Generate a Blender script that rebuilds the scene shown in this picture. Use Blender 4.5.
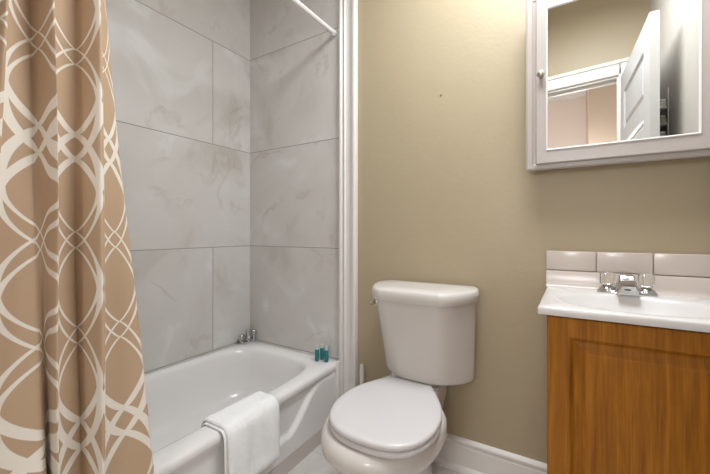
import bpy, bmesh, math, random
from mathutils import Vector, Matrix
random.seed(7)
PI = math.pi
S = bpy.context.scene
for o in list(bpy.data.objects):
    bpy.data.objects.remove(o)
COL = S.collection

# ------------------------------------------------------------------ camera, world, light, exposure
cd = bpy.data.cameras.new('camera')
cam = bpy.data.objects.new('camera', cd); COL.objects.link(cam)
cam.location = (0, 0, 1.07)
cam.rotation_euler = (PI/2, 0, math.radians(32))
cd.sensor_width = 36; cd.lens = 36*348/710; cd.shift_y = -5/710
cd.clip_start = 0.02
S.camera = cam
w = bpy.data.worlds.new('world'); S.world = w; w.use_nodes = True
w.node_tree.nodes['Background'].inputs[0].default_value = (1.0, 0.97, 0.93, 1)
w.node_tree.nodes['Background'].inputs[1].default_value = 0.3
S.view_settings.view_transform = 'Standard'
S.view_settings.look = 'None'
S.view_settings.gamma = 1
S.view_settings.use_curve_mapping = False
S.view_settings.exposure = 0.38
CEIL = 2.75

def lamp(name, kind, loc, energy, color, size=0.1, rot=(0, 0, 0)):
    l = bpy.data.lights.new(name, kind); l.energy = energy; l.color = color
    if kind == 'AREA':
        l.shape = 'DISK'; l.size = size
    else:
        l.shadow_soft_size = size
    o = bpy.data.objects.new(name, l); o.location = loc; o.rotation_euler = rot
    COL.objects.link(o); return o
# the light of the ceiling lamp; the vanity bulbs and the added hall fill globe are glowing glass (strengths here)
lamp('ceiling_lamp_light', 'AREA', (-0.10, 1.02, CEIL-0.13), 22, (0.89, 0.945, 1.0), 0.7)
VANITY_GLOW, HALL_FILL = 6.4, 25.0

# ------------------------------------------------------------------ node helpers
class NT:
    def __init__(s, name):
        s.m = bpy.data.materials.new(name); s.m.use_nodes = True
        s.t = s.m.node_tree; s.b = s.t.nodes['Principled BSDF']
    def n(s, typ, **kw):
        x = s.t.nodes.new(typ)
        for k, v in kw.items(): setattr(x, k, v)
        return x
    def put(s, sock, v):
        if isinstance(v, bpy.types.NodeSocket): s.t.links.new(v, sock)
        elif v is not None: sock.default_value = v
    def math(s, op, a, b=None, c=None, clamp=False):
        x = s.n('ShaderNodeMath', operation=op, use_clamp=clamp)
        s.put(x.inputs[0], a); s.put(x.inputs[1], b); s.put(x.inputs[2], c)
        return x.outputs[0]
    def obj(s):
        return s.n('ShaderNodeTexCoord').outputs['Object']
    def sep(s, v):
        x = s.n('ShaderNodeSeparateXYZ'); s.put(x.inputs[0], v); return x.outputs
    def comb(s, a, b, c):
        x = s.n('ShaderNodeCombineXYZ')
        for i, v in enumerate((a, b, c)): s.put(x.inputs[i], v)
        return x.outputs[0]
    def noise(s, vec, scale, detail=3, rough=0.5, dist=0.0):
        x = s.n('ShaderNodeTexNoise'); s.put(x.inputs['Vector'], vec)
        x.inputs['Scale'].default_value = scale; x.inputs['Detail'].default_value = detail
        x.inputs['Roughness'].default_value = rough; x.inputs['Distortion'].default_value = dist
        return x.outputs['Fac']
    def ramp(s, fac, stops):
        x = s.n('ShaderNodeValToRGB'); s.put(x.inputs[0], fac)
        e = x.color_ramp.elements
        while len(e) < len(stops): e.new(0.5)
        for el, (p, c) in zip(e, stops):
            el.position = p; el.color = (*c, 1) if len(c) == 3 else c
        return x.outputs[0]
    def mix(s, f, a, b):
        x = s.n('ShaderNodeMix', data_type='RGBA')
        s.put(x.inputs[0], f)
        for i, v in ((6, a), (7, b)):
            s.put(x.inputs[i], (*v, 1) if isinstance(v, tuple) else v)
        return x.outputs[2]
    def step(s, v, e0, e1):
        x = s.n('ShaderNodeMapRange', interpolation_type='SMOOTHSTEP')
        s.put(x.inputs[0], v); s.put(x.inputs[1], e0); s.put(x.inputs[2], e1)
        return x.outputs[0]
    def bump(s, h, strength, dist=0.002):
        x = s.n('ShaderNodeBump'); x.inputs['Strength'].default_value = strength
        x.inputs['Distance'].default_value = dist
        s.put(x.inputs['Height'], h); s.put(s.b.inputs['Normal'], x.outputs[0])
    def done(s, color=None, rough=0.5, metal=0.0, spec=None, **kw):
        if color is not None: s.put(s.b.inputs['Base Color'], (*color, 1) if isinstance(color, tuple) else color)
        s.put(s.b.inputs['Roughness'], rough); s.b.inputs['Metallic'].default_value = metal
        if spec is not None: s.b.inputs['Specular IOR Level'].default_value = spec
        for k, v in kw.items(): s.put(s.b.inputs[k.replace('_', ' ')], v)
        return s.m

def simple(name, color, rough=0.5, metal=0.0, var=0.03, scale=12, bump=0.0, bscale=80, **kw):
    t = NT(name); v = t.obj()
    f = t.noise(v, scale, 2)
    a = tuple(c*(1-var) for c in color); b = tuple(min(1, c*(1+var)) for c in color)
    c = t.mix(f, a, b)
    if bump: t.bump(t.noise(v, bscale, 3), bump, 0.002)
    return t.done(c, rough, metal, **kw)

def paint(name, color):                                    # wall paint with a fine roller texture
    t = NT(name); v = t.obj()
    c = t.mix(t.noise(v, 2.2, 3), tuple(x*0.97 for x in color), tuple(x*1.03 for x in color))
    n = t.noise(v, 55, 3, 0.55); n2 = t.noise(v, 9, 2)
    t.bump(t.math('ADD', n, t.math('MULTIPLY', n2, 1.5)), 0.22, 0.003)
    return t.done(c, 0.42, spec=0.35)

def marble_tile(name, axis, origin, sgn, joints):
    t = NT(name); v = t.obj(); x, y, z = t.sep(v)
    h = {'x': x, 'y': y}[axis]
    s = t.math('MULTIPLY', t.math('SUBTRACT', h, origin), sgn)
    TH, TW = 0.613, 1.222
    rowf = t.math('DIVIDE', t.math('SUBTRACT', z, 0.979-2*TH), TH)
    row = t.math('FLOOR', rowf)
    fz = t.math('SUBTRACT', rowf, row)
    par = t.math('MODULO', row, 2.0)                       # row 1 is the bottom row
    off = t.math('ADD', t.math('MULTIPLY', par, -TW/2), 0.892)
    cf = t.math('DIVIDE', t.math('SUBTRACT', s, off), TW)
    col = t.math('FLOOR', cf) if joints else 0.0; fx = t.math('FRACT', cf)
    dz = t.math('MULTIPLY', t.math('MINIMUM', fz, t.math('SUBTRACT', 1.0, fz)), TH)
    d = dz
    if joints:
        dx = t.math('MULTIPLY', t.math('MINIMUM', fx, t.math('SUBTRACT', 1.0, fx)), TW)
        d = t.math('MINIMUM', dz, dx)
    grout = t.math('SUBTRACT', 1.0, t.step(d, 0.0012, 0.0026))
    # stone: every tile samples the cloud noise somewhere else
    ox = t.math('MULTIPLY', row, 3.7); oy = t.math('MULTIPLY', col, 5.3) if joints else 2.2
    va = t.n('ShaderNodeVectorMath', operation='ADD'); t.put(va.inputs[0], v); t.put(va.inputs[1], t.comb(ox, oy, ox))
    p = va.outputs[0]
    cloud = t.noise(p, 2.6, 5, 0.55, 0.6)
    col1 = t.ramp(cloud, [(0.28, (0.53, 0.495, 0.45)), (0.42, (0.625, 0.59, 0.555)), (0.60, (0.655, 0.625, 0.595)), (0.70, (0.75, 0.735, 0.71))])
    vein = t.math('ABSOLUTE', t.math('SUBTRACT', t.noise(p, 1.7, 5, 0.55, 0.5), 0.52))
    vm = t.math('MULTIPLY', t.math('SUBTRACT', 1.0, t.step(vein, 0.0, 0.022)), t.step(t.noise(p, 3.1, 2), 0.46, 0.66))
    c2 = t.mix(t.math('MULTIPLY', vm, 0.30), col1, (0.36, 0.29, 0.22))
    v2 = t.math('ABSOLUTE', t.math('SUBTRACT', t.noise(p, 1.3, 4, 0.55, 0.7), 0.47))
    wm = t.math('MULTIPLY', t.math('SUBTRACT', 1.0, t.step(v2, 0.0, 0.05)), t.step(t.noise(p, 2.0, 2), 0.5, 0.7))
    c3 = t.mix(t.math('MULTIPLY', wm, 0.5), c2, (0.76, 0.745, 0.72))
    c4 = t.mix(grout, c3, (0.29, 0.26, 0.225))
    t.bump(t.math('SUBTRACT', 1.0, grout), 0.5, 0.002)
    return t.done(c4, t.math('ADD', 0.3, t.math('MULTIPLY', grout, 0.5)), spec=0.4)

def floor_mat():
    t = NT('floor_tile'); v = t.obj(); x, y, z = t.sep(v)
    T = 0.605
    def ed(c, o):
        q = t.math('DIVIDE', t.math('ADD', c, o), T); f = t.math('FRACT', q)
        return t.math('MULTIPLY', t.math('MINIMUM', f, t.math('SUBTRACT', 1.0, f)), T)
    g = t.math('SUBTRACT', 1.0, t.step(t.math('MINIMUM', ed(x, 10.42), ed(y, 10.16)), 0.001, 0.003))
    c = t.ramp(t.noise(v, 3.0, 5, 0.6, 0.8), [(0.3, (0.58, 0.535, 0.50)), (0.55, (0.68, 0.64, 0.605)), (0.75, (0.75, 0.72, 0.69))])
    c = t.mix(g, c, (0.52, 0.47, 0.42))
    return t.done(c, 0.35, spec=0.4)

def wood_mat():
    t = NT('oak_veneer'); v = t.obj(); x, y, z = t.sep(v)
    a = t.noise(t.comb(t.math('MULTIPLY', x, 48), t.math('MULTIPLY', y, 4), t.math('MULTIPLY', z, 2.2)), 1.0, 4, 0.6, 0.7)
    b = t.noise(t.comb(t.math('MULTIPLY', x, 260), t.math('MULTIPLY', y, 12), t.math('MULTIPLY', z, 9)), 1.0, 3, 0.6, 0.2)
    f = t.math('ADD', t.math('MULTIPLY', a, 0.68), t.math('MULTIPLY', b, 0.32))
    c = t.ramp(f, [(0.30, (0.20, 0.066, 0.005)), (0.46, (0.335, 0.122, 0.010)), (0.58, (0.43, 0.168, 0.014)), (0.74, (0.56, 0.24, 0.028))])
    t.bump(b, 0.04, 0.0005)
    return t.done(c, 0.42, spec=0.25)

def curtain_mat():                                         # tan cloth with a woven white double ogee trellis
    t = NT('trellis_cloth')
    uv = t.n('ShaderNodeUVMap'); uv.uv_map = 'UVMap'
    u, v, _ = t.sep(uv.outputs[0])
    W, P = 0.168, 0.24
    X = t.math('PINGPONG', t.math('DIVIDE', u, W), 0.5)
    k = t.math('DIVIDE', t.math('SUBTRACT', v, 1.05), P)
    # thick crossings at one row out of three
    th = t.math('COSINE', t.math('MULTIPLY', t.math('SUBTRACT', k, 1.0), 2*PI/3))
    thick = t.step(th, 0.25, 0.98)
    hw0 = t.math('ADD', 0.0028, t.math('MULTIPLY', thick, 0.0058))
    out = None
    for s in (-1, 1):
        ph = t.math('ADD', t.math('ADD', k, s*0.085), t.math('MULTIPLY', thick, s*0.05))
        sn = t.math('SINE', t.math('MULTIPLY', ph, PI))
        A = t.math('MULTIPLY', t.math('POWER', t.math('ABSOLUTE', sn), 0.75), 0.452)
        cs = t.math('COSINE', t.math('MULTIPLY', ph, PI))
        slope = t.math('MULTIPLY', cs, 0.5*W*PI/P)
        nrm = t.math('SQRT', t.math('ADD', 1.0, t.math('MULTIPLY', slope, slope)))
        d = t.math('DIVIDE', t.math('MULTIPLY', t.math('ABSOLUTE', t.math('SUBTRACT', X, A)), W), nrm)
        hw = t.math('ADD', hw0, t.math('MULTIPLY', t.math('POWER', t.math('ABSOLUTE', sn), 5.0), 0.0042))
        m = t.math('SUBTRACT', 1.0, t.step(t.math('SUBTRACT', d, hw), -0.0008, 0.0008))
        out = m if out is None else t.math('MAXIMUM', out, m)
    ob = t.obj()
    wv = t.noise(ob, 320, 2); cl = t.noise(ob, 5, 2)
    tan = t.mix(cl, (0.45, 0.305, 0.193), (0.505, 0.35, 0.225))
    c = t.mix(out, tan, (0.79, 0.72, 0.63))
    t.bump(wv, 0.12, 0.001)
    return t.done(c, 0.6, spec=0.25, Sheen_Weight=0.15)

M = dict(
    beige=paint('beige_wall_paint', (0.44, 0.36, 0.237)),
    peach=paint('peach_hall_paint', (0.88, 0.75, 0.66)), cream=paint('cream_wall_paint', (0.58, 0.54, 0.485)),
    tan=paint('shaded_hall_paint', (0.74, 0.57, 0.43)),  # deeper tone carries the shade of the hall's right wall
    ceil=paint('ceiling_paint', (0.80, 0.78, 0.74)),
    white=simple('white_gloss_trim_paint', (0.78, 0.745, 0.705), 0.35),
    tile_left=marble_tile('marble_tile_long_wall', 'y', 1.588, -1, True),
    tile_end=marble_tile('marble_tile_end_wall', 'x', -1.8135, 1, False),
    floor=floor_mat(), wood=wood_mat(), curtain=curtain_mat(),
    tub=simple('white_tub_enamel', (0.82, 0.79, 0.77), 0.16, var=0.01),
    china=simple('white_toilet_china', (0.68, 0.64, 0.60), 0.2, var=0.01),
    seat=simple('white_seat_plastic', (0.69, 0.66, 0.655), 0.28, var=0.01),
    chrome=simple('polished_chrome', (0.62, 0.62, 0.62), 0.16, 1.0),
    nickel=simple('satin_nickel', (0.50, 0.43, 0.34), 0.32, 1.0),
    solid=simple('cultured_marble_white', (0.69, 0.655, 0.63), 0.2, var=0.015),
    splash=simple('cream_glazed_tile', (0.63, 0.545, 0.485), 0.2, var=0.02),
    grout=simple('pale_grout', (0.56, 0.46, 0.38), 0.8),
    bead=simple('white_bead', (0.80, 0.78, 0.75), 0.3),
    door=simple('white_door_paint', (0.60, 0.595, 0.585), 0.4),
    cab=simple('white_cabinet_lacquer', (0.47, 0.415, 0.38), 0.3),
    mirror=simple('mirror_silvering', (0.93, 0.93, 0.92), 0.012, 1.0, var=0.0),
    acrylic=NT('clear_acrylic').done((0.95, 0.93, 0.88), 0.04, Transmission_Weight=0.94, IOR=1.46),
    rod=simple('white_enamelled_tube', (0.82, 0.79, 0.78), 0.3),
    towel=simple('white_terry_cloth', (0.92, 0.91, 0.90), 0.95, var=0.05, scale=60, bump=1.0, bscale=120),
    grey_towel=simple('pale_grey_green_terry', (0.50, 0.52, 0.46), 0.95, var=0.06, bump=0.8, bscale=240),
    teal=simple('teal_liquid_plastic', (0.012, 0.19, 0.20), 0.15),
    teal_clear=NT('pale_teal_clear_plastic').done((0.45, 0.72, 0.72), 0.08, Transmission_Weight=0.7, IOR=1.4),
    cap=simple('clear_pale_cap', (0.55, 0.62, 0.61), 0.25),
    dark=simple('dark_mark', (0.05, 0.05, 0.05), 0.5),
    plastic=simple('white_brush_plastic', (0.80, 0.78, 0.76), 0.35),
    bristle=simple('brush_bristles', (0.75, 0.74, 0.72), 0.9, bump=1.0, bscale=300),
    wire=simple('white_coated_wire', (0.78, 0.77, 0.75), 0.4),
    stone=simple('stone_base_tile', (0.55, 0.50, 0.46), 0.35, var=0.10, scale=5),
)
def glow(name, color, strength):
    t = NT(name); t.b.inputs['Emission Color'].default_value = (*color, 1); t.b.inputs['Emission Strength'].default_value = strength
    return t.done((0.9, 0.88, 0.84), 0.3)
M['glow'] = glow('lit_opal_glass', (0.89, 0.945, 1.0), 3.0)
M['bulb'] = glow('lit_vanity_bulb', (0.90, 0.955, 1.0), VANITY_GLOW)
M['globe'] = glow('hall_fill_globe', (0.89, 0.945, 1.0), HALL_FILL)

# ------------------------------------------------------------------ mesh helpers
def mk(name, bm, mat, parent=None, smooth=True, angle=40, loc=None):
    bmesh.ops.remove_doubles(bm, verts=bm.verts, dist=1e-6)
    bmesh.ops.recalc_face_normals(bm, faces=bm.faces)
    me = bpy.data.meshes.new(name); bm.to_mesh(me); bm.free()
    o = bpy.data.objects.new(name, me); COL.objects.link(o)
    if mat is not None: me.materials.append(mat)
    if smooth:
        for p in me.polygons: p.use_smooth = True
        me.set_sharp_from_angle(angle=math.radians(angle))
    if parent is not None: o.parent = parent
    if loc is not None: o.location = loc
    return o
def box(bm, x0, x1, y0, y1, z0, z1, bev=0.0, seg=2, mtx=None):
    r = bmesh.ops.create_cube(bm, size=1.0)
    vs = r['verts']
    for v in vs:
        v.co = Vector(((x0+x1)/2+v.co.x*(x1-x0), (y0+y1)/2+v.co.y*(y1-y0), (z0+z1)/2+v.co.z*(z1-z0)))
    if bev:
        es = list({e for v in vs for e in v.link_edges})
        g = bmesh.ops.bevel(bm, geom=es, offset=bev, segments=seg, affect='EDGES', profile=0.5)
        vs = list({v for f in g['faces'] for v in f.verts} | {v for v in vs if v.is_valid})
    if mtx is not None:
        for v in vs: v.co = mtx @ v.co
    return vs
def loft(bm, rings, cap0=True, cap1=True, closed=True):
    vr = [[bm.verts.new(p) for p in r] for r in rings]
    n = len(vr[0])
    for a, b in zip(vr, vr[1:]):
        for i in range(n if closed else n-1):
            j = (i+1) % n
            bm.faces.new((a[i], a[j], b[j], b[i]))
    if cap0: bm.faces.new(list(reversed(vr[0])))
    if cap1: bm.faces.new(vr[-1])
    return vr
def lathe(bm, prof, c=(0, 0, 0), n=28, axis='z', cap=True):
    rings = []
    for r, h in prof:
        ring = []
        for i in range(n):
            a = 2*PI*i/n; p = (r*math.cos(a), r*math.sin(a), h)
            if axis == 'y': p = (p[0], p[2], p[1])
            if axis == 'x': p = (p[2], p[0], p[1])
            ring.append(Vector(p)+Vector(c))
        rings.append(ring)
    return loft(bm, rings, cap, cap)
def tube(bm, pts, r, n=14, cap=True):
    pts = [Vector(p) for p in pts]; rings = []
    up = Vector((0, 0, 1))
    for i, p in enumerate(pts):
        d = (pts[min(i+1, len(pts)-1)]-pts[max(i-1, 0)]).normalized()
        a = d.cross(up) if abs(d.dot(up)) < 0.95 else d.cross(Vector((1, 0, 0)))
        a.normalize(); b = d.cross(a)
        rr = r[i] if isinstance(r, (list, tuple)) else r
        rings.append([p+a*rr*math.cos(2*PI*k/n)+b*rr*math.sin(2*PI*k/n) for k in range(n)])
    return loft(bm, rings, cap, cap)
def catmull(pts, m=8, closed=False):
    P = [Vector(p) for p in pts]; n = len(P); out = []
    rng = range(n) if closed else range(n-1)
    for i in rng:
        if closed: p0, p1, p2, p3 = P[i-1], P[i], P[(i+1) % n], P[(i+2) % n]
        else: p0, p1, p2, p3 = P[max(i-1, 0)], P[i], P[i+1], P[min(i+2, n-1)]
        for k in range(m):
            t = k/m
            out.append(0.5*((2*p1)+(p2-p0)*t+(2*p0-5*p1+4*p2-p3)*t*t+(3*p1-p0-3*p2+p3)*t**3))
    if not closed: out.append(P[-1])
    return out
def mirror_outline(half, m=6):                             # half outline (x>=0), back centre to front centre
    full = [(x, y, 0) for x, y in half]+[(-x, y, 0) for x, y in reversed(half[1:-1])]
    return catmull(full, m, True)
def torus(bm, c, R, r, axis='y', n=24, k=8):
    rows = []
    for i in range(n):
        a = 2*PI*i/n; row = []
        for j in range(k):
            b = 2*PI*j/k; q = R+r*math.cos(b)
            p = (q*math.cos(a), r*math.sin(b), q*math.sin(a))
            row.append(bm.verts.new(Vector(p)+Vector(c)))
        rows.append(row)
    for i in range(n):
        for j in range(k):
            bm.faces.new((rows[i][j], rows[(i+1) % n][j], rows[(i+1) % n][(j+1) % k], rows[i][(j+1) % k]))
def thing(name, label, cat, loc=(0, 0, 0), rz=0.0, group=None):
    o = bpy.data.objects.new(name, None); COL.objects.link(o)
    o.location = loc; o.rotation_euler = (0, 0, rz); o.empty_display_size = 0.1
    o['label'] = label; o['category'] = cat
    if group: o['group'] = group
    return o
def tag(o, label, cat, group=None):
    o['label'] = label; o['category'] = cat
    if group: o['group'] = group
    return o
def struct(name, bm, mat, parent=None, label=None, cat=None, **kw):
    o = mk(name, bm, mat, parent, **kw)
    if parent is None:
        o['kind'] = 'structure'
        if label: o['label'] = label; o['category'] = cat or name.split('_')[0]
    return o
NB = bmesh.new
def smooth01(t):
    t = max(0.0, min(1.0, t)); return t*t*(3-2*t)

# ------------------------------------------------------------------ the room
XL, XR, D = -1.8135, 0.425, 1.588
bm = NB(); box(bm, XL-0.1, XR+1.2, -2.6, D+0.1, -0.06, 0); struct('floor', bm, M['floor'], label='pale stone tile floor between the tub and the toilet', cat='floor')
bm = NB(); box(bm, XL-0.1, XR+1.2, -2.6, D+0.1, CEIL, CEIL+0.06); struct('ceiling', bm, M['ceil'], label='plain white ceiling above the bathroom and hall', cat='ceiling')
bm = NB(); box(bm, -1.0, XR+0.1, D, D+0.1, 0, CEIL); struct('wall_back', bm, M['beige'], label='beige painted wall behind the toilet and vanity', cat='wall')
bm = NB(); box(bm, XL-0.1, -1.0, D, D+0.1, 0, CEIL); struct('wall_tub_end', bm, M['tile_end'], label='grey marble tiled wall at the far end of the tub', cat='wall')
bm = NB(); box(bm, XL-0.1, XL, -0.5, D, 0, CEIL); struct('wall_left', bm, M['tile_left'], label='grey marble tiled wall along the long side of the tub', cat='wall')
bm = NB(); box(bm, XR, XR+0.1, -0.1, D, 0, CEIL); struct('wall_right', bm, M['cream'], label='cream wall beside the vanity and open door', cat='wall')
bm = NB(); box(bm, XL, -1.0, -0.04, 0.06, 0, CEIL); struct('wall_tub_near', bm, M['tile_end'], label='wall at the near end of the tub', cat='wall')
# doorway wall, a little out of square with the rest of the room
FA = Vector((0, -0.019, 0)); FU = Vector((0.9908, 0.1353, 0)); FN = Vector((0.1353, -0.9908, 0))
FM = Matrix(((FU.x, FN.x, 0, FA.x), (FU.y, FN.y, 0, FA.y), (0, 0, 1, 0), (0, 0, 0, 1)))
OL, OR, OH = -0.75, 0.275, 2.135
bm = NB()
box(bm, -1.9, OL, 0, 0.115, 0, CEIL, mtx=FM); box(bm, OR, 0.44, 0, 0.115, 0, CEIL, mtx=FM); box(bm, OL, OR, 0, 0.115, OH, CEIL, mtx=FM)
struct('wall_front', bm, M['beige'], label='beige wall around the doorway seen in the mirror', cat='wall')
bm = NB()
for d0, d1 in ((-0.018, 0.0), (0.115, 0.133)):
    box(bm, OL-0.01, OR+0.01, d0, d1, OH-0.008, OH+0.078, 0.004, mtx=FM)
    box(bm, OL-0.10, OL+0.008, d0, d1, 0, OH+0.078, 0.004, mtx=FM)
    box(bm, OR-0.008, OR+0.10, d0, d1, 0, OH+0.078, 0.004, mtx=FM)
box(bm, OL, OR, 0, 0.115, OH-0.018, OH, mtx=FM); box(bm, OL, OL+0.018, 0, 0.115, 0, OH, mtx=FM); box(bm, OR-0.018, OR, 0, 0.115, 0, OH, mtx=FM)
box(bm, OL, OR, 0.04, 0.055, OH-0.035, OH-0.015, 0.003, mtx=FM)
box(bm, OL-0.10, OR+0.10, -0.028, 0.0, OH+0.066, OH+0.093, 0.006, mtx=FM)
struct('trim_1', bm, M['white'], label='white door casing seen in the cabinet mirror', cat='trim')
# hall behind the camera
bm = NB(); box(bm, -1.9, 1.6, -2.3, -2.2, 0, CEIL); struct('wall_hall_back', bm, M['peach'])
bm = NB(); box(bm, 0.14, 1.6, -2.2, -1.35, 0, CEIL); struct('wall_hall_right', bm, M['tan'])
bm = NB(); box(bm, -1.5, -1.4, -2.2, -0.35, 0, CEIL); struct('wall_hall_left', bm, M['peach'])

# moulded vertical trim where tile meets paint
bm = NB()
prof = [(-1.0845, 0), (-1.0845, -0.018), (-1.081, -0.024), (-1.070, -0.026), (-1.064, -0.020), (-1.060, -0.013), (-1.057, -0.013),
        (-1.052, -0.022), (-1.046, -0.024), (-1.040, -0.016), (-1.030, -0.012), (-1.012, -0.013), (-1.002, -0.018), (-0.996, -0.026),
        (-0.984, -0.028), (-0.977, -0.024), (-0.975, -0.014), (-0.975, 0)]
loft(bm, [[Vector((x, D+y, z)) for x, y in prof] for z in (0, CEIL)])
struct('trim_2', bm, M['white'], angle=25, label='white moulded vertical casing between marble tile and beige wall', cat='trim')
# baseboard with ogee top
bm = NB()
pf = [(0, 0), (-0.030, 0), (-0.030, 0.010), (-0.026, 0.018), (-0.018, 0.024), (-0.016, 0.026), (-0.016, 0.108), (-0.013, 0.114), (-0.013, 0.119), (-0.017, 0.123), (-0.017, 0.131), (-0.011, 0.138), (-0.006, 0.142), (0, 0.143)]
loft(bm, [[Vector((x, D+y, z)) for y, z in pf] for x in (-0.975, -0.064)])
struct('baseboard_back', bm, M['white'], angle=25, label='white moulded baseboard below the beige wall', cat='baseboard')
# stone strip along the foot of the tub
def tub_front(y): return -1.082+0.036*(1.588-y)
bm = NB()
loft(bm, [[Vector((tub_front(y)-0.004, y, 0)), Vector((tub_front(y)-0.004, y, 0.068)), Vector((tub_front(y)-0.010, y, 0.074)), Vector((tub_front(y)-0.03, y, 0.074)), Vector((tub_front(y)-0.03, y, 0))] for y in (0.066, 1.556)])
struct('trim_3', bm, M['stone'], angle=25, label='grey stone strip along the foot of the tub apron', cat='trim')

# door seen in the mirror
dn = bpy.data.objects.new('door_1', None); COL.objects.link(dn); dn['kind'] = 'structure'
dn['label'] = 'white panelled door standing open, seen in the cabinet mirror'; dn['category'] = 'door'
dn.location = (0.272, 0.045, 0.01); dn.rotation_euler = (0, 0, math.atan2(0.794, 0.034))
DW, DH, DT = 0.80, 2.09, 0.037                              # local x along the door, y = -thickness towards the right wall
def panel_face(bm, y, out, x0, x1, z0, z1):                 # moulded panel ring inside a recess
    rings = []
    for ins, dep in ((0, 0), (0.010, -0.009), (0.022, -0.010), (0.040, -0.003), (0.05, -0.003)):
        yy = y+out*dep
        rings.append([Vector((x0+ins, yy, z0+ins)), Vector((x1-ins, yy, z0+ins)), Vector((x1-ins, yy, z1-ins)), Vector((x0+ins, yy, z1-ins))])
    loft(bm, rings, False, True)
bm = NB(); zs = []
z = 0.20
for h in (0.30, 0.29, 0.28, 0.27, 0.24):
    zs.append((z, z+h)); z += h+0.095
for face_y, out in ((0.0, 1), (-DT, -1)):
    xs = [0, 0.125, DW-0.125, DW]; zz = [0]+[q for p in zs for q in p]+[DH]
    for i in range(3):
        for j in range(len(zz)-1):
            if i == 1 and j % 2 == 1: panel_face(bm, face_y, out, xs[1], xs[2], zz[j], zz[j+1]); continue
            bm.faces.new([bm.verts.new(Vector(p)) for p in ((xs[i], face_y, zz[j]), (xs[i+1], face_y, zz[j]), (xs[i+1], face_y, zz[j+1]), (xs[i], face_y, zz[j+1]))])
for a, b in (((0, 0), (DW, 0)), ((DW, 0), (DW, DH)), ((DW, DH), (0, DH)), ((0, DH), (0, 0))):
    bm.faces.new([bm.verts.new(Vector(p)) for p in ((a[0], 0, a[1]), (b[0], 0, b[1]), (b[0], -DT, b[1]), (a[0], -DT, a[1]))])
mk('door_leaf', bm, M['door'], dn, angle=20)
bm = NB(); lathe(bm, [(0.026, 0), (0.026, 0.004), (0.010, 0.008), (0.010, 0.03), (0.022, 0.038), (0.027, 0.05), (0.020, 0.062), (0.004, 0.064)], (DW-0.06, 0, 1.0), axis='y')
mk('door_knob', bm, M['nickel'], dn)

# ------------------------------------------------------------------ bathtub
TUBZ = 0.362
tubr = thing('bathtub', 'white alcove bathtub with curved apron below the marble tiles', 'bathtub', (-1.43, 0.82, 0))
TX, TY = -1.43, 0.82
bm = NB()
ic = Vector((-1.4555, 0.865))                                  # centre of the opening
N = 120
def ray_rect(a, inset=0.0):
    dx, dy = math.cos(a), math.sin(a); best = 1e9
    y0, y1, x0 = 0.064+inset, D-0.001-inset, XL+0.001+inset
    if dy > 0: best = min(best, (y1-ic.y)/dy)
    if dy < 0: best = min(best, (y0-ic.y)/dy)
    if dx < 0: best = min(best, (x0-ic.x)/dx)
    if dx > 0:                                               # front edge is a sloping line x = A + B*y
        A, B = -1.082+0.036*1.588-inset, -0.036
        best = min(best, (A+B*ic.y-ic.x)/(dx-B*dy))
    return (ic.x+dx*best, ic.y+dy*best)
corners = [(tub_front(D), D), (XL, D), (XL, 0.064), (tub_front(0.064), 0.064)]
angs = sorted([2*PI*i/N for i in range(N)]+[math.atan2(c[1]-ic.y, c[0]-ic.x) % (2*PI) for c in corners])
def opening(a, ax, ayp, aym, n=4.6, sx=0.0, sy=0.0):
    dx, dy = math.cos(a), math.sin(a); ay = ayp if dy > 0 else aym
    r = ((abs(dx)/ax)**n+(abs(dy)/ay)**n)**(-1/n)
    return (ic.x+dx*r+sx, ic.y+dy*r+sy)
rings = []
def ring(fn, z): rings.append([Vector((*fn(a), z))-Vector((TX, TY, 0)) for a in angs])
ring(lambda a: ray_rect(a, 0.014), 0.326)
ring(lambda a: ray_rect(a, 0.002), 0.330)
ring(lambda a: ray_rect(a, 0.0), 0.345)
ring(lambda a: ray_rect(a, 0.004), 0.356)
ring(lambda a: ray_rect(a, 0.014), TUBZ)
for ax, ayp, aym, z in ((0.325, 0.655, 0.665, TUBZ+0.001), (0.312, 0.640, 0.65, TUBZ-0.002), (0.303, 0.628, 0.64, TUBZ-0.010), (0.297, 0.618, 0.63, TUBZ-0.026), (0.290, 0.605, 0.60, 0.28),
                        (0.280, 0.59, 0.555, 0.20), (0.267, 0.575, 0.50, 0.135), (0.245, 0.55, 0.455, 0.10), (0.205, 0.50, 0.41, 0.083), (0.12, 0.35, 0.28, 0.076), (0.02, 0.06, 0.05, 0.074)):
    ring(lambda a: opening(a, ax, ayp, aym), z)
loft(bm, rings, False, True)
# apron with its swooping relief
ny, nz = 150, 40
def swoosh(y):
    q = abs(y-0.826)
    return 0.148+0.155*smooth01((q-0.33)/0.25)
grid = []
for i in range(ny+1):
    y = 0.066+(1.586-0.066)*i/ny; row = []
    zc = swoosh(y)
    dz = (swoosh(y+0.002)-swoosh(y-0.002))/0.004
    for j in range(nz+1):
        z = 0.074+(0.330-0.074)*j/nz
        d = (z-zc)/math.sqrt(1+dz*dz)
        rec = smooth01((d+0.002)/0.024)
        edge = smooth01((0.332-z)/0.06)
        x = tub_front(y)-0.004-0.020*rec*edge-0.002*(1-edge)
        row.append(bm.verts.new(Vector((x-TX, y-TY, z))))
    grid.append(row)
for i in range(ny):
    for j in range(nz):
        bm.faces.new((grid[i][j], grid[i+1][j], grid[i+1][j+1], grid[i][j+1]))
mk('tub_shell', bm, M['tub'], tubr, angle=50)
bm = NB(); lathe(bm, [(0.034, 0), (0.034, 0.002), (0.028, 0.004), (0.010, 0.003)], (ic.x-TX, 1.27-TY, 0.0755)); mk('drain', bm, M['chrome'], tubr)
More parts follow.
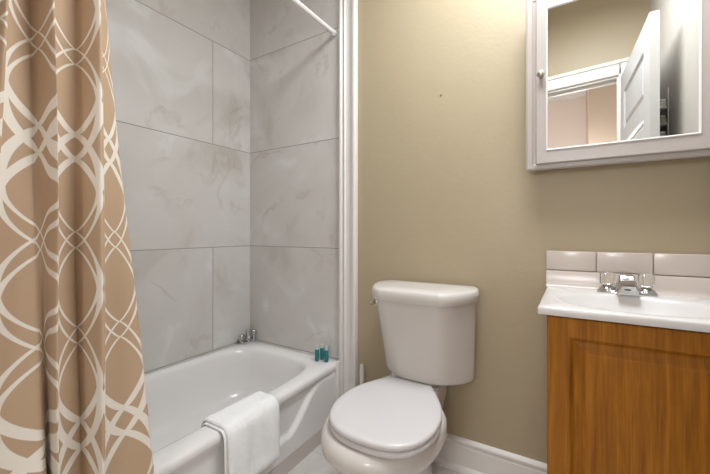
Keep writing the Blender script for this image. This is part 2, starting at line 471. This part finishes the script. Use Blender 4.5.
# caulk batten at the tub's outer corner
bm = NB(); box(bm, -1.088, -1.068, 1.536, 1.560, 0.0, 0.372, 0.006, 3); struct('trim_4', bm, M['white'], label='slim white upright strip closing the tub end against the casing', cat='trim')

# chrome bath mixer on the tub corner
tf = thing('bath_faucet', 'small chrome bath faucet with two handles on the tub corner by the marble wall', 'faucet', (-1.765, 1.535, TUBZ))
bm = NB(); box(bm, -0.026, 0.03, -0.055, 0.04, 0, 0.014, 0.006, 3); mk('base_plate', bm, M['chrome'], tf)
bm = NB(); lathe(bm, [(0.020, 0.012), (0.018, 0.03), (0.015, 0.06), (0.017, 0.075), (0.012, 0.084), (0.002, 0.086)], (0, -0.006, 0)); tube(bm, [(0, -0.006, 0.066), (0.02, -0.02, 0.074), (0.045, -0.04, 0.066), (0.056, -0.048, 0.05)], [0.011, 0.011, 0.010, 0.009]); mk('spout', bm, M['chrome'], tf)
for (hx, hy, hh) in ((-0.008, -0.050, 0.0), (0.012, 0.032, 0.018)):
    bm = NB(); lathe(bm, [(0.013, 0.012+hh*0.5), (0.011, 0.024+hh), (0.018, 0.030+hh), (0.019, 0.05+hh), (0.015, 0.056+hh), (0.002, 0.057+hh)], (hx, hy, 0), n=10)
    if hh: lathe(bm, [(0.013, 0.008), (0.012, 0.030)], (hx, hy, 0), n=16)
    mk('handle', bm, M['chrome'], tf)

# ------------------------------------------------------------------ toilet
tl = thing('toilet', 'white two-piece toilet with closed lid below the beige wall', 'toilet', (-0.57, 1.572, 0), math.radians(1.3))
def at_z(outline, z, s=1.0, c=(0, 0), dx=0.0):
    return [Vector((c[0]+(p.x-c[0])*s, c[1]+(p.y-c[1])*s, z)) for p in outline]
T_bot = mirror_outline([(0, -0.032), (0.15, -0.032), (0.184, -0.042), (0.199, -0.075), (0.195, -0.105), (0.174, -0.140), (0.140, -0.172), (0.100, -0.199), (0.060, -0.211), (0, -0.214)])
T_top = mirror_outline([(0, -0.026), (0.165, -0.026), (0.205, -0.034), (0.219, -0.075), (0.217, -0.120), (0.198, -0.182), (0.166, -0.238), (0.128, -0.270), (0.090, -0.277), (0, -0.279)])
L_out = mirror_outline([(0, -0.012), (0.18, -0.012), (0.216, -0.022), (0.232, -0.075), (0.230, -0.122), (0.211, -0.188), (0.178, -0.247), (0.142, -0.283), (0.105, -0.291), (0, -0.293)])
def mixo(a, b, t): return [p.lerp(q, t) for p, q in zip(a, b)]
cc = (0.006, -0.12)
T_bot = [p+Vector((0.020, 0, 0)) for p in T_bot]; T_top = [p+Vector((0.007, 0, 0)) for p in T_top]; L_out = [p+Vector((0.007, 0, 0)) for p in L_out]
bm = NB()
rings = [at_z(T_bot, 0.448, 0.95, cc), at_z(T_bot, 0.4495, 0.972, cc), at_z(T_bot, 0.455, 0.992, cc), at_z(T_bot, 0.466, 1.0, cc)]
for k in range(1, 9): rings.append(at_z(mixo(T_bot, T_top, k/8), 0.466+(0.79-0.466)*k/8))
loft(bm, rings); mk('tank', bm, M['china'], tl, angle=60)
bm = NB()
loft(bm, [at_z(L_out, 0.784, 0.985, cc), at_z(L_out, 0.787, 1.0, cc), at_z(L_out, 0.815, 1.0, cc), at_z(L_out, 0.824, 0.992, cc), at_z(L_out, 0.831, 0.972, cc), at_z(L_out, 0.834, 0.94, cc), at_z(L_out, 0.836, 0.5, cc)])
mk('tank_lid', bm, M['china'], tl, angle=60)
bm = NB()
lathe(bm, [(0.013, 0), (0.013, -0.006), (0.008, -0.010)], (-0.164, -0.231, 0.764), n=16, axis='y')
tube(bm, [(-0.164, -0.240, 0.764), (-0.167, -0.245, 0.764), (-0.173, -0.245, 0.762), (-0.181, -0.240, 0.759)], [0.006, 0.006, 0.007, 0.008], 10)
mk('flush_lever', bm, M['nickel'], tl)
# bowl with foot, rim and rear deck
def egg(w, f, b, z, n=48, yc=None, e=2.15):
    yc = (f*0.42+b*0.58) if yc is None else yc; out = []
    for i in range(n):
        a = 2*PI*i/n; c, s = math.cos(a), math.sin(a)
        x = w*math.copysign(abs(c)**(2/e), c)
        y = yc+(b-yc)*math.copysign(abs(s)**(2/2.6), s) if s > 0 else yc+(yc-f)*math.copysign(abs(s)**(2/e), s)
        out.append(Vector((x, y, z)))
    return out
bm = NB()
loft(bm, [egg(0.118, -0.535, -0.10, 0.0), egg(0.120, -0.54, -0.10, 0.012), egg(0.112, -0.53, -0.105, 0.05), egg(0.104, -0.525, -0.12, 0.11), egg(0.108, -0.535, -0.14, 0.17), egg(0.128, -0.565, -0.17, 0.225),
          egg(0.168, -0.625, -0.20, 0.275), egg(0.196, -0.676, -0.205, 0.315), egg(0.207, -0.702, -0.205, 0.345), egg(0.207, -0.704, -0.205, 0.366), egg(0.206, -0.698, -0.205, 0.384), egg(0.197, -0.687, -0.205, 0.396), egg(0.188, -0.677, -0.207, 0.401), egg(0.15, -0.64, -0.22, 0.402)])
def rrect(x, y0, y1, z, r=0.03, n=6):
    pts = []
    for cx, cy, a0 in ((x-r, y1-r, 0), (-x+r, y1-r, 90), (-x+r, y0+r, 180), (x-r, y0+r, 270)):
        for k in range(n+1):
            a = math.radians(a0+90*k/n); pts.append(Vector((cx+r*math.cos(a), cy+r*math.sin(a), z)))
    return pts
loft(bm, [rrect(0.085, -0.30, -0.06, 0.10), rrect(0.095, -0.32, -0.05, 0.24), rrect(0.112, -0.36, -0.04, 0.33), rrect(0.120, -0.37, -0.035, 0.37), rrect(0.122, -0.36, -0.035, 0.412), rrect(0.119, -0.34, -0.035, 0.421), rrect(0.112, -0.33, -0.04, 0.424)])
loft(bm, [rrect(0.10, -0.185, -0.05, 0.42, 0.02), rrect(0.095, -0.18, -0.055, 0.4525, 0.02)])
bmesh.ops.translate(bm, vec=(-0.021, 0, 0), verts=bm.verts)
mk('bowl', bm, M['china'], tl, angle=60)
sl = mirror_outline([(0, -0.202), (0.085, -0.202), (0.098, -0.204), (0.115, -0.236), (0.140, -0.282), (0.170, -0.345), (0.188, -0.415), (0.192, -0.475), (0.184, -0.54), (0.159, -0.600), (0.118, -0.645), (0.062, -0.668), (0, -0.674)])
sl = [p+Vector((-0.018+(-0.2-p.y)*0.062, 0, 0)) for p in sl]
sc = (0, -0.45)
bm = NB(); loft(bm, [at_z(sl, 0.4035, 0.965, sc), at_z(sl, 0.405, 0.985, sc), at_z(sl, 0.412, 0.995, sc), at_z(sl, 0.419, 0.990, sc), at_z(sl, 0.4225, 0.972, sc), at_z(sl, 0.4228, 0.8, sc)]); mk('seat', bm, M['seat'], tl, angle=60)
bm = NB(); loft(bm, [at_z(sl, 0.4245, 0.96, sc), at_z(sl, 0.4265, 0.985, sc), at_z(sl, 0.432, 1.0, sc), at_z(sl, 0.439, 0.998, sc), at_z(sl, 0.4435, 0.985, sc), at_z(sl, 0.446, 0.955, sc), at_z(sl, 0.4475, 0.85, sc), at_z(sl, 0.4485, 0.4, sc)]); mk('seat_lid', bm, M['seat'], tl, angle=60)
for sx in (-1, 1):
    bm = NB(); tube(bm, [(sx*0.058, -0.205, 0.4235), (sx*0.092, -0.205, 0.4235)], 0.011, 14); mk('hinge', bm, M['seat'], tl)

# toilet brush in the corner behind the bowl
tb = thing('toilet_brush', 'white toilet brush standing upright in the corner behind the bowl', 'toilet brush', (-0.905, 1.515, 0))
bm = NB(); lathe(bm, [(0.048, 0), (0.050, 0.006), (0.044, 0.05), (0.040, 0.11), (0.043, 0.12), (0.040, 0.12), (0.036, 0.10), (0.036, 0.012)]); mk('holder', bm, M['plastic'], tb)
bm = NB(); lathe(bm, [(0.006, 0.05), (0.0075, 0.20), (0.010, 0.28), (0.0115, 0.33), (0.0115, 0.385), (0.009, 0.397), (0.002, 0.401)], n=18); mk('handle', bm, M['plastic'], tb)
bm = NB(); lathe(bm, [(0.01, 0.013), (0.028, 0.02), (0.031, 0.05), (0.024, 0.085), (0.007, 0.09)]); mk('brush_head', bm, M['bristle'], tb)

# ------------------------------------------------------------------ vanity
VZ = 0.857; VXL, VXR, VYF = -0.0855, 0.412, 1.130
vc = thing('vanity_cabinet', 'oak vanity cabinet with one raised-panel door below the white basin top', 'cabinet', (0.163, 1.36, 0))
def W_(bm, x0, x1, y0, y1, z0, z1, b=0.0): box(bm, x0-0.163, x1-0.163, y0-1.36, y1-1.36, z0, z1, b)
bm = NB()
CL, CR, CF = -0.0635, 0.392, 1.168
W_(bm, CL, CL+0.016, CF, D-0.002, 0, 0.832); W_(bm, CR-0.016, CR, CF, D-0.002, 0, 0.832)
W_(bm, CL+0.016, CR-0.016, D-0.012, D-0.002, 0.09, 0.832); W_(bm, CL+0.016, CR-0.016, CF, D-0.012, 0.09, 0.106)
W_(bm, CL+0.016, CR-0.016, CF+0.05, CF+0.064, 0, 0.09); W_(bm, CL+0.016, CR-0.016, CF, CF+0.016, 0.79, 0.832)
mk('carcass', bm, M['wood'], vc, smooth=False)
bm = NB()
def door_rings(x0, x1, z0, z1, y, spec):
    return [[Vector((x0+i-0.163, y+d-1.36, z0+i)), Vector((x1-i-0.163, y+d-1.36, z0+i)), Vector((x1-i-0.163, y+d-1.36, z1-i)), Vector((x0+i-0.163, y+d-1.36, z1-i))] for i, d in spec]
loft(bm, door_rings(CL+0.001, CR-0.001, 0.10, 0.829, 1.150, [(0, 0.0175), (0, 0.004), (0.004, 0.0), (0.054, 0.0), (0.057, 0.002), (0.064, 0.013), (0.068, 0.0155), (0.073, 0.0155), (0.078, 0.0135), (0.091, 0.003), (0.097, 0.0005), (0.104, 0.0005)]))
mk('door', bm, M['wood'], vc, angle=18)
# top with integral oval bowl and upstand
vt = thing('washbasin', 'white one-piece basin top with a low upstand on the oak vanity', 'sink', (0.163, 1.36, VZ))
OX, OY = 0.163, 1.36
bm = NB()
bc = Vector((0.163, 1.325)); NA = 88
cs4 = [(VXR, D-0.001), (VXL, D-0.001), (VXL, VYF), (VXR, VYF)]
an = sorted([2*PI*i/NA for i in range(NA)]+[math.atan2(c[1]-bc.y, c[0]-bc.x) % (2*PI) for c in cs4])
def vrect(a, ins):
    dx, dy = math.cos(a), math.sin(a); t = 1e9
    if dx > 0: t = min(t, (VXR-ins-bc.x)/dx)
    if dx < 0: t = min(t, (VXL+ins-bc.x)/dx)
    if dy > 0: t = min(t, (D-0.001-bc.y)/dy)
    if dy < 0: t = min(t, (VYF+ins-bc.y)/dy)
    return (bc.x+dx*t, bc.y+dy*t)
def oval(a, rx, ry): return (bc.x+rx*math.cos(a), bc.y+ry*math.sin(a))
R = []
def vr(fn, z): R.append([Vector((*fn(a), z))-Vector((OX, OY, 0)) for a in an])
vr(lambda a: vrect(a, 0.012), -0.024); vr(lambda a: vrect(a, 0.001), -0.023); vr(lambda a: vrect(a, 0.0), -0.006); vr(lambda a: vrect(a, 0.002), -0.002); vr(lambda a: vrect(a, 0.006), 0.0)
for s, z in ((1.04, 0.0), (1.0, -0.002), (0.97, -0.008), (0.92, -0.020), (0.82, -0.045), (0.66, -0.075), (0.45, -0.093), (0.2, -0.101), (0.08, -0.103)):
    vr(lambda a: oval(a, 0.205*s, 0.150*s), z)
loft(bm, R, False, True)
mk('basin', bm, M['solid'], vt, angle=50)
bm = NB()
pu = [(1.587, -0.001), (1.552, -0.001), (1.560, 0.003), (1.565, 0.010), (1.567, 0.02), (1.567, 0.056), (1.570, 0.0615), (1.576, 0.063), (1.587, 0.063)]
loft(bm, [[Vector((x-OX, y-OY, z)) for y, z in pu] for x in (VXL-0.002, VXR)]); mk('upstand', bm, M['splash'], vt, angle=35)
bm = NB(); lathe(bm, [(0.024, 0), (0.024, 0.003), (0.018, 0.004), (0.004, 0.003)], (0, bc.y-OY, -0.1025)); mk('drain', bm, M['chrome'], vt)
# row of glazed tiles above the upstand
bm = NB(); box(bm, VXL-0.003, VXR, 1.582, D, VZ+0.063, VZ+0.137); 
ts = struct('trim_5', bm, M['grout'], smooth=False, label='row of cream glazed tiles above the vanity upstand', cat='trim')
bm = NB()
for x0, x1 in ((-0.0885, 0.0735), (0.0765, 0.2365), (0.2395, 0.3995), (0.4025, 0.412)):
    box(bm, x0, x1, 1.572, 1.583, VZ+0.0655, VZ+0.139, 0.003 if x1-x0 > .02 else 0.001, 3)
mk('glazed_tile', bm, M['splash'], ts)

# basin faucet
bf = thing('basin_faucet', 'chrome basin faucet with two clear knobs at the back of the vanity top', 'faucet', (0.157, 1.508, VZ))
def ellring(rx, ry, z, n=32, e=3.0, cy=0.0):
    out = []
    for i in range(n):
        a = 2*PI*i/n; c, s = math.cos(a), math.sin(a)
        out.append(Vector((rx*math.copysign(abs(c)**(2/e), c), cy+ry*math.copysign(abs(s)**(2/e), s), z)))
    return out
bm = NB(); loft(bm, [ellring(0.083, 0.027, 0), ellring(0.084, 0.028, 0.003), ellring(0.082, 0.026, 0.010), ellring(0.076, 0.021, 0.014), ellring(0.05, 0.014, 0.0145)])
mk('base_plate', bm, M['chrome'], bf)
bm = NB()
def srect(w, y0, y1, z): return rrect(w, y0, y1, z, 0.005, 4)
loft(bm, [srect(0.036, -0.034, 0.022, 0.010), srect(0.034, -0.034, 0.022, 0.018), srect(0.0235, -0.026, 0.020, 0.044), srect(0.022, -0.022, 0.020, 0.050), srect(0.0205, -0.016, 0.016, 0.063), srect(0.017, -0.011, 0.012, 0.066)])
# reach of the spout towards the bowl
loft(bm, [[Vector((x*wd, y, z)) for x, z in ((-1, zb), (1, zb), (0.68, zt-0.004), (0.58, zt), (-0.58, zt), (-0.68, zt-0.004))] for y, wd, zb, zt in ((-0.01, 0.032, 0.012, 0.050), (-0.035, 0.031, 0.012, 0.047), (-0.058, 0.030, 0.011, 0.040), (-0.066, 0.027, 0.011, 0.034))])
sp = mk('spout', bm, M['chrome'], bf, angle=35)
bm = NB(); lathe(bm, [(0.0095, 0), (0.0095, -0.0012), (0.003, -0.0014)], (0, 0, 0), n=18, axis='y'); em = mk('emblem', bm, M['dark'], sp)
em.scale = (1, 1, 0.3); em.location = (-0.003, -0.0664, 0.023)
for sx in (-1, 1):
    bm = NB(); lathe(bm, [(0.025, 0.010), (0.024, 0.018), (0.016, 0.024), (0.013, 0.028)], (sx*0.053, 0, 0), n=24)
    h = mk('handle', bm, M['chrome'], bf)
    bm = NB()
    prof = [(0.014, 0.027), (0.020, 0.031), (0.0222, 0.056), (0.0215, 0.067), (0.017, 0.0715), (0.003, 0.072)]
    rings = []
    for r, z in prof:
        rings.append([Vector((sx*0.053+r*(1+(0.045 if i % 4 < 2 else -0.03))*math.cos(2*PI*i/32), r*(1+(0.045 if i % 4 < 2 else -0.03))*math.sin(2*PI*i/32), z)) for i in range(32)])
    loft(bm, rings); kb = mk('clear_knob', bm, M['acrylic'], h, angle=30)

# ------------------------------------------------------------------ mirror cabinet
MX0, MX1, MZ0, MZ1 = -0.154, 0.409, 1.307, 1.972
mc = thing('mirror_cabinet', 'white wall cabinet with a mirrored door and small knob above the basin', 'cabinet', (0.1275, D, 1.307))
def B_(bm, x0, x1, y0, y1, z0, z1, b=0.0): box(bm, x0-0.1275, x1-0.1275, y0-D, y1-D, z0-1.307, z1-1.307, b)
bm = NB()
B_(bm, MX0+0.02, MX1-0.02, 1.51, D-0.001, MZ0+0.012, MZ1-0.012); mk('cabinet_body', bm, M['cab'], mc, smooth=False)
def frame(bm, outer, inner, prof):                           # prof: list of (t 0..1 from outer to inner, y)
    rings = []
    for t, y in prof:
        q = [o_+(i_-o_)*t for o_, i_ in zip(outer, inner)]
        rings.append([Vector((q[0]-0.1275, y-D, q[2]-1.307)), Vector((q[1]-0.1275, y-D, q[2]-1.307)), Vector((q[1]-0.1275, y-D, q[3]-1.307)), Vector((q[0]-0.1275, y-D, q[3]-1.307))])
    loft(bm, rings, False, False)
bm = NB()
frame(bm, (MX0, MX1, MZ0, MZ1), (MX0+0.075, MX1-0.075, MZ0+0.06, MZ1-0.06), [(1, 1.512), (0, 1.512), (0, 1.500), (0.03, 1.495), (0.10, 1.493), (0.30, 1.493), (0.36, 1.496), (1, 1.496), (1, 1.512)])
mk('face_frame', bm, M['cab'], mc, angle=20)
DX0, DX1, DZ0, DZ1 = -0.1165, 0.3715, 1.3255, 1.9535
GX0, GX1, GZ0, GZ1 = -0.0805, 0.3345, 1.376, 1.902
bm = NB()
frame(bm, (DX0, DX1, DZ0, DZ1), (GX0, GX1, GZ0, GZ1), [(1, 1.4925), (0, 1.4925), (0, 1.479), (0.05, 1.475), (1, 1.475), (1, 1.4925)])
dr = mk('door', bm, M['cab'], mc, angle=20)
bm = NB(); frame(bm, (GX0-0.003, GX1+0.003, GZ0-0.003, GZ1+0.003), (GX0+0.002, GX1-0.002, GZ0+0.002, GZ1-0.002), [(0, 1.476), (0.05, 1.472), (0.6, 1.4715), (1, 1.4745), (1, 1.479)])
mk('mirror_bead', bm, M['bead'], dr, angle=20)['label'] = 'bright white bead around the glass'
bm = NB(); box(bm, GX0-0.004-0.1275, GX1+0.004-0.1275, 1.4785-D, 1.483-D, GZ0-0.004-1.307, GZ1+0.004-1.307)
mk('mirror', bm, M['mirror'], dr, smooth=False)['label'] = 'mirror glass'
bm = NB(); lathe(bm, [(0.007, 0), (0.006, -0.007), (0.010, -0.011), (0.0135, -0.018), (0.012, -0.025), (0.006, -0.029), (0.001, -0.0295)], (-0.099-0.1275, 1.475-D, 1.654-1.307), n=22, axis='y')
mk('knob', bm, M['nickel'], dr)['label'] = 'satin nickel knob'

# vanity light above the cabinet (over the top edge of the picture)
vl = thing('vanity_light', 'three-bulb light bar on the wall above the mirror cabinet', 'lamp', (0.13, D, 2.20))
bm = NB(); box(bm, -0.26, 0.26, -0.03, -0.001, -0.05, 0.05, 0.006); mk('bar', bm, M['chrome'], vl)
for k in range(3):
    x = -0.16+0.16*k
    bm = NB(); lathe(bm, [(0.022, -0.028), (0.022, -0.05), (0.016, -0.055)], (x, 0, 0), axis='y'); mk('socket', bm, M['chrome'], vl)
    bm = NB(); lathe(bm, [(0.012, -0.052)]+[(0.045*math.sin(PI*q/12), -0.097+0.045*math.cos(PI*q/12)) for q in range(2, 12)]+[(0.002, -0.142)], (x, 0, 0), axis='y'); mk('bulb', bm, M['bulb'], vl)
cl = thing('ceiling_lamp', 'round opal lamp on the bathroom ceiling', 'lamp', (-0.10, 1.02, CEIL))
bm = NB(); lathe(bm, [(0.34, 0), (0.345, -0.02), (0.33, -0.03)]); mk('rim', bm, M['nickel'], cl)
bm = NB(); lathe(bm, [(0.327, -0.028), (0.31, -0.055), (0.23, -0.085), (0.1, -0.102), (0.003, -0.106)]); mk('shade', bm, M['glow'], cl)
hl = thing('hall_fill_lamp', 'added fill globe on a white stand, unseen in the hall outside the doorway', 'lamp', (0.02, -1.12, 0))  # unseen lamp, added to fill the room with light through the doorway
bm = NB(); lathe(bm, [(0.13, 0), (0.13, 0.015), (0.02, 0.03), (0.010, 0.05), (0.010, 1.30), (0.03, 1.325), (0.03, 1.336), (0.01, 1.338)]); mk('stand', bm, M['rod'], hl)
bm = NB(); lathe(bm, [(0.01, 1.338)]+[(0.16*math.sin(PI*q/16), 1.50-0.16*math.cos(PI*q/16)) for q in range(1, 16)]+[(0.004, 1.66)]); mk('globe', bm, M['globe'], hl)

# ------------------------------------------------------------------ shower rod and curtain
RX, RZ = -1.124, 2.175
rd = thing('shower_rod', 'white shower curtain rod fixed to the marble end wall', 'rod', (RX, D, RZ))
bm = NB(); tube(bm, [(0, -0.004, 0), (0, 0.062-D+0.002, 0)], 0.0125, 20); mk('tube', bm, M['rod'], rd)
for y0, y1 in ((-0.001, -0.024), (0.086-D, 0.061-D)):
    bm = NB(); lathe(bm, [(0.017, y0), (0.017, y1)] if y0 > -0.5 else [(0.017, y0), (0.017, y1)], axis='y', n=22); mk('end_cap', bm, M['rod'], rd)

def lean(z): return -1.12+0.135*(2.17-z)/1.8
top_pts = [(0.03, 0.072), (-0.03, 0.09), (0.03, 0.112), (-0.03, 0.132), (0.03, 0.155), (-0.005, 0.172), (-0.03, 0.2004), (0.0, 0.2157), (0.034, 0.2346), (0.036, 0.242), (0.03, 0.2442), (0.005, 0.2443), (-0.012, 0.2564), (-0.034, 0.2932), (-0.032, 0.3), (0.028, 0.3124), (0.036, 0.3202), (0.03, 0.323), (0.003, 0.3237), (-0.014, 0.3405), (-0.034, 0.3801), (-0.03, 0.3895), (0.03, 0.407), (0.038, 0.4172), (0.03, 0.4205), (0.008, 0.4224), (-0.008, 0.4428), (-0.02, 0.46)]
bot_pts = [(0.03, 0.070), (-0.03, 0.078), (0.03, 0.088), (-0.03, 0.098), (0.03, 0.108), (0.0, 0.12), (-0.03, 0.1315), (0.0, 0.1455), (0.034, 0.1662), (0.036, 0.1761), (0.03, 0.1785), (0.0, 0.1827), (-0.0, 0.1978), (0.016, 0.2712), (0.0, 0.2927), (-0.038, 0.305), (0.02, 0.306), (0.03, 0.3099), (0.0, 0.3159), (-0.02, 0.3278), (-0.036, 0.3626), (-0.034, 0.3721), (0.03, 0.3873), (0.036, 0.3955), (0.028, 0.3988), (0.006, 0.4078), (-0.006, 0.4569), (-0.012, 0.524)]
m = 7
tp = catmull([(y, o, 0) for o, y in top_pts], m); bp = catmull([(y, o, 0) for o, y in bot_pts], m)
nz = 90; ZT, ZB = 2.145, 0.07
arc = [0.0]
for q, (a, b) in enumerate(zip(tp, tp[1:])):
    arc.append(arc[-1]+((b-a).length if q < 25*m else (bp[q+1]-bp[q]).length))
U0 = 0.5*(arc[20*m]+arc[21*m])
me = bpy.data.meshes.new('shower_curtain')
verts, faces, uvs = [], [], []
for j in range(nz+1):
    z = ZB+(ZT-ZB)*j/nz
    t = (1.6-z)/1.1; t = max(-0.3, min(1.25, t))
    for i, (a, b) in enumerate(zip(tp, bp)):
        p = a.lerp(b, t)
        s = arc[-1]*i/len(tp)
        wob = 0.004*math.sin(6*z+i*0.21)*smooth01((1.9-z)/1.2)
        verts.append((lean(z)+p.y+wob, p.x+0.003*math.sin(4.3*z+i*0.13), z))
        uvs.append((arc[i]-U0, z))
nx = len(tp)
for j in range(nz):
    for i in range(nx-1):
        k = j*nx+i; faces.append((k, k+1, k+nx+1, k+nx))
me.from_pydata(verts, [], faces)
uvl = me.uv_layers.new(name='UVMap')
for l in me.loops: uvl.data[l.index].uv = uvs[l.vertex_index]
for p in me.polygons: p.use_smooth = True
me.materials.append(M['curtain'])
cu = bpy.data.objects.new('shower_curtain', me); COL.objects.link(cu)
sm = cu.modifiers.new('cloth thickness', 'SOLIDIFY'); sm.thickness = 0.0012
tag(cu, 'tan shower curtain with white looped trellis pattern hanging beside the tub', 'curtain')
bm = NB(); torus(bm, (0, 0, 0), 0.024, 0.0022); rg0 = mk('curtain_ring', bm, M['rod'], loc=(RX, 0.085, RZ-0.010))
tag(rg0, 'white ring holding the tan curtain on the rod', 'ring', 'curtain rings on the rod')
for y in (0.122, 0.172, 0.235, 0.318, 0.412, 0.455):
    c = rg0.copy(); COL.objects.link(c); c.location = (RX, y, RZ-0.010)

# ------------------------------------------------------------------ small things
# towel over the tub rim, folded double
def towel_sheet(prof, y0, y1, th, seed, shear):
    rnd = random.Random(seed); ph = [rnd.uniform(0, 6) for _ in range(4)]
    P = catmull([(x, 0, z) for x, z in prof], 7); n = len(P); rows = []
    L = [0.0]
    for a, b in zip(P, P[1:]): L.append(L[-1]+(b-a).length)
    bm = bmesh.new(); nyy = 36; outer, inner = [], []
    for i, p in enumerate(P):
        t = (P[min(i+1, n-1)]-P[max(i-1, 0)]).normalized(); nrm = Vector((-t.z, 0, t.x))
        ro, ri = [], []
        for k in range(nyy+1):
            v = k/nyy; y = y0+(y1-y0)*v+shear(L[i]/L[-1], v)
            wv = 0.0025*math.sin(9*v+ph[0]+7*L[i])+0.002*math.sin(21*v+ph[1]-9*L[i])
            e = min(v, 1-v, L[i]/L[-1]*2, (1-L[i]/L[-1])*2)*26
            tk = th*(0.35+0.65*math.sqrt(min(1, max(0, e))))
            band = -0.0022*smooth01(1-abs((L[-1]-L[i])-0.062)/0.008)
            xf = tub_front(y)-tub_front(0.92)
            q = Vector((p.x+xf*smooth01((p.x+1.15)/0.1), y, p.z))+nrm*wv*smooth01((L[i]-0.15)/0.08)
            ri.append(bm.verts.new(q)); ro.append(bm.verts.new(q+nrm*(tk+band)))
        outer.append(ro); inner.append(ri)
    for i in range(n-1):
        for k in range(nyy):
            bm.faces.new((outer[i][k], outer[i+1][k], outer[i+1][k+1], outer[i][k+1]))
            bm.faces.new((inner[i][k], inner[i][k+1], inner[i+1][k+1], inner[i+1][k]))
    for i in range(n-1):
        for k in (0, nyy): bm.faces.new((outer[i][k], inner[i][k], inner[i+1][k], outer[i+1][k]))
    for i in (0, n-1):
        for k in range(nyy): bm.faces.new((outer[i][k], outer[i][k+1], inner[i][k+1], inner[i][k]))
    return bm
tw = thing('towel', 'white folded towel draped over the bathtub rim', 'towel', (-1.10, 0.92, 0.363))
pin = [(-1.170, 0.275), (-1.163, 0.325), (-1.155, 0.352), (-1.138, 0.3655), (-1.100, 0.3655), (-1.062, 0.3645), (-1.049, 0.355), (-1.0435, 0.330), (-1.043, 0.25), (-1.0425, 0.165)]
pout = [(-1.178, 0.262), (-1.171, 0.325), (-1.161, 0.361), (-1.140, 0.3755), (-1.100, 0.3755), (-1.058, 0.3745), (-1.041, 0.362), (-1.0335, 0.335), (-1.032, 0.25), (-1.030, 0.135)]
shr = lambda l, v: 0.015*l*(1-v)
for nm, pr, th, sd in (('under_fold', pin, 0.008, 3), ('outer_fold', pout, 0.010, 5)):
    o = mk(nm, towel_sheet(pr, 0.790 if nm == 'outer_fold' else 0.783, 1.062 if nm == 'outer_fold' else 1.055, th, sd, shr), M['towel'], tw, angle=60)
    o.location = (1.10, -0.92, -0.363)

# three toiletry bottles on the tub corner
bts = [(-1.188, 1.508, 'leftmost of the three'), (-1.180, 1.543, 'standing at the back between two others'), (-1.136, 1.524, 'rightmost of the three, nearest the casing')]
b0 = None
def bottle_proto():
    r = thing('toiletry_bottle', '', 'bottle')
    bm = NB(); lathe(bm, [(0.0095, 0), (0.0115, 0.003), (0.0118, 0.03), (0.0118, 0.058), (0.009, 0.064), (0.006, 0.066)], n=20); mk('bottle_body', bm, M['teal'], r)
    bm = NB(); lathe(bm, [(0.0085, 0.064), (0.0088, 0.066), (0.0082, 0.084), (0.006, 0.086), (0.001, 0.0862)], n=20); mk('cap', bm, M['cap'], r)
    return r
for i, (x, y, ds) in enumerate(bts):
    if i == 0: b = b0 = bottle_proto()
    else:
        b = b0.copy(); COL.objects.link(b)
        for ch in list(b0.children):
            c = ch.copy(); COL.objects.link(c); c.parent = b
    b.location = (x, y, TUBZ+0.001); b['group'] = 'teal toiletry bottles on the tub corner'
    b['label'] = 'small teal toiletry bottle on the tub corner, '+ds

# nail left in the beige wall
bm = NB(); lathe(bm, [(0.0016, 0.004), (0.0016, -0.002), (0.0042, -0.0025), (0.0042, -0.0035), (0.001, -0.004)], (0, 0, 0), n=14, axis='y')
nl = mk('wall_nail', bm, M['nickel'], loc=(-0.519, D, 1.708)); tag(nl, 'small bare nail in the beige wall above the toilet', 'nail')

# wire rack with folded towels on the right wall behind the door, seen in the mirror
RY = 0.43
rk = thing('towel_rack', 'white wire rack of folded towels on the wall behind the open door', 'rack', (XR, RY, 1.46))
bm = NB()
for y in (-0.14, 0.14):
    tube(bm, [(-0.004, y, -0.02), (-0.004, y, 0.36)], 0.003, 8)
    for k in range(4): tube(bm, [(-0.004, y, 0.085*k), (-0.080, y, 0.085*k), (-0.083, y, 0.006+0.085*k), (-0.083, y, 0.02+0.085*k)], 0.0025, 8)
for k in range(4):
    for x in (-0.02, -0.05, -0.083): tube(bm, [(x, -0.14, 0.085*k), (x, 0.14, 0.085*k)], 0.0025, 8)
mk('wire_frame', bm, M['wire'], rk)
for k, (mm, nm) in enumerate(((M['grey_towel'], 'grey-green'), (M['towel'], 'white'), (M['grey_towel'], 'grey-green'), (M['towel'], 'white'))):
    bm = NB()
    for q in range(3):                                       # three folds, one over another
        box(bm, -0.037, 0.036-0.002*q, -0.130, 0.130-0.003*q, 0.017*q, 0.017*q+0.0175, 0.007, 3)
    o = mk('folded_towel', bm, mm, loc=(XR-0.042, RY, 1.46+0.0028+0.085*k))
    tag(o, nm+' folded towel on the '+('lowest', 'second', 'third', 'top')[k]+' tier of the wire rack behind the door', 'towel', 'folded towels in the wire rack')
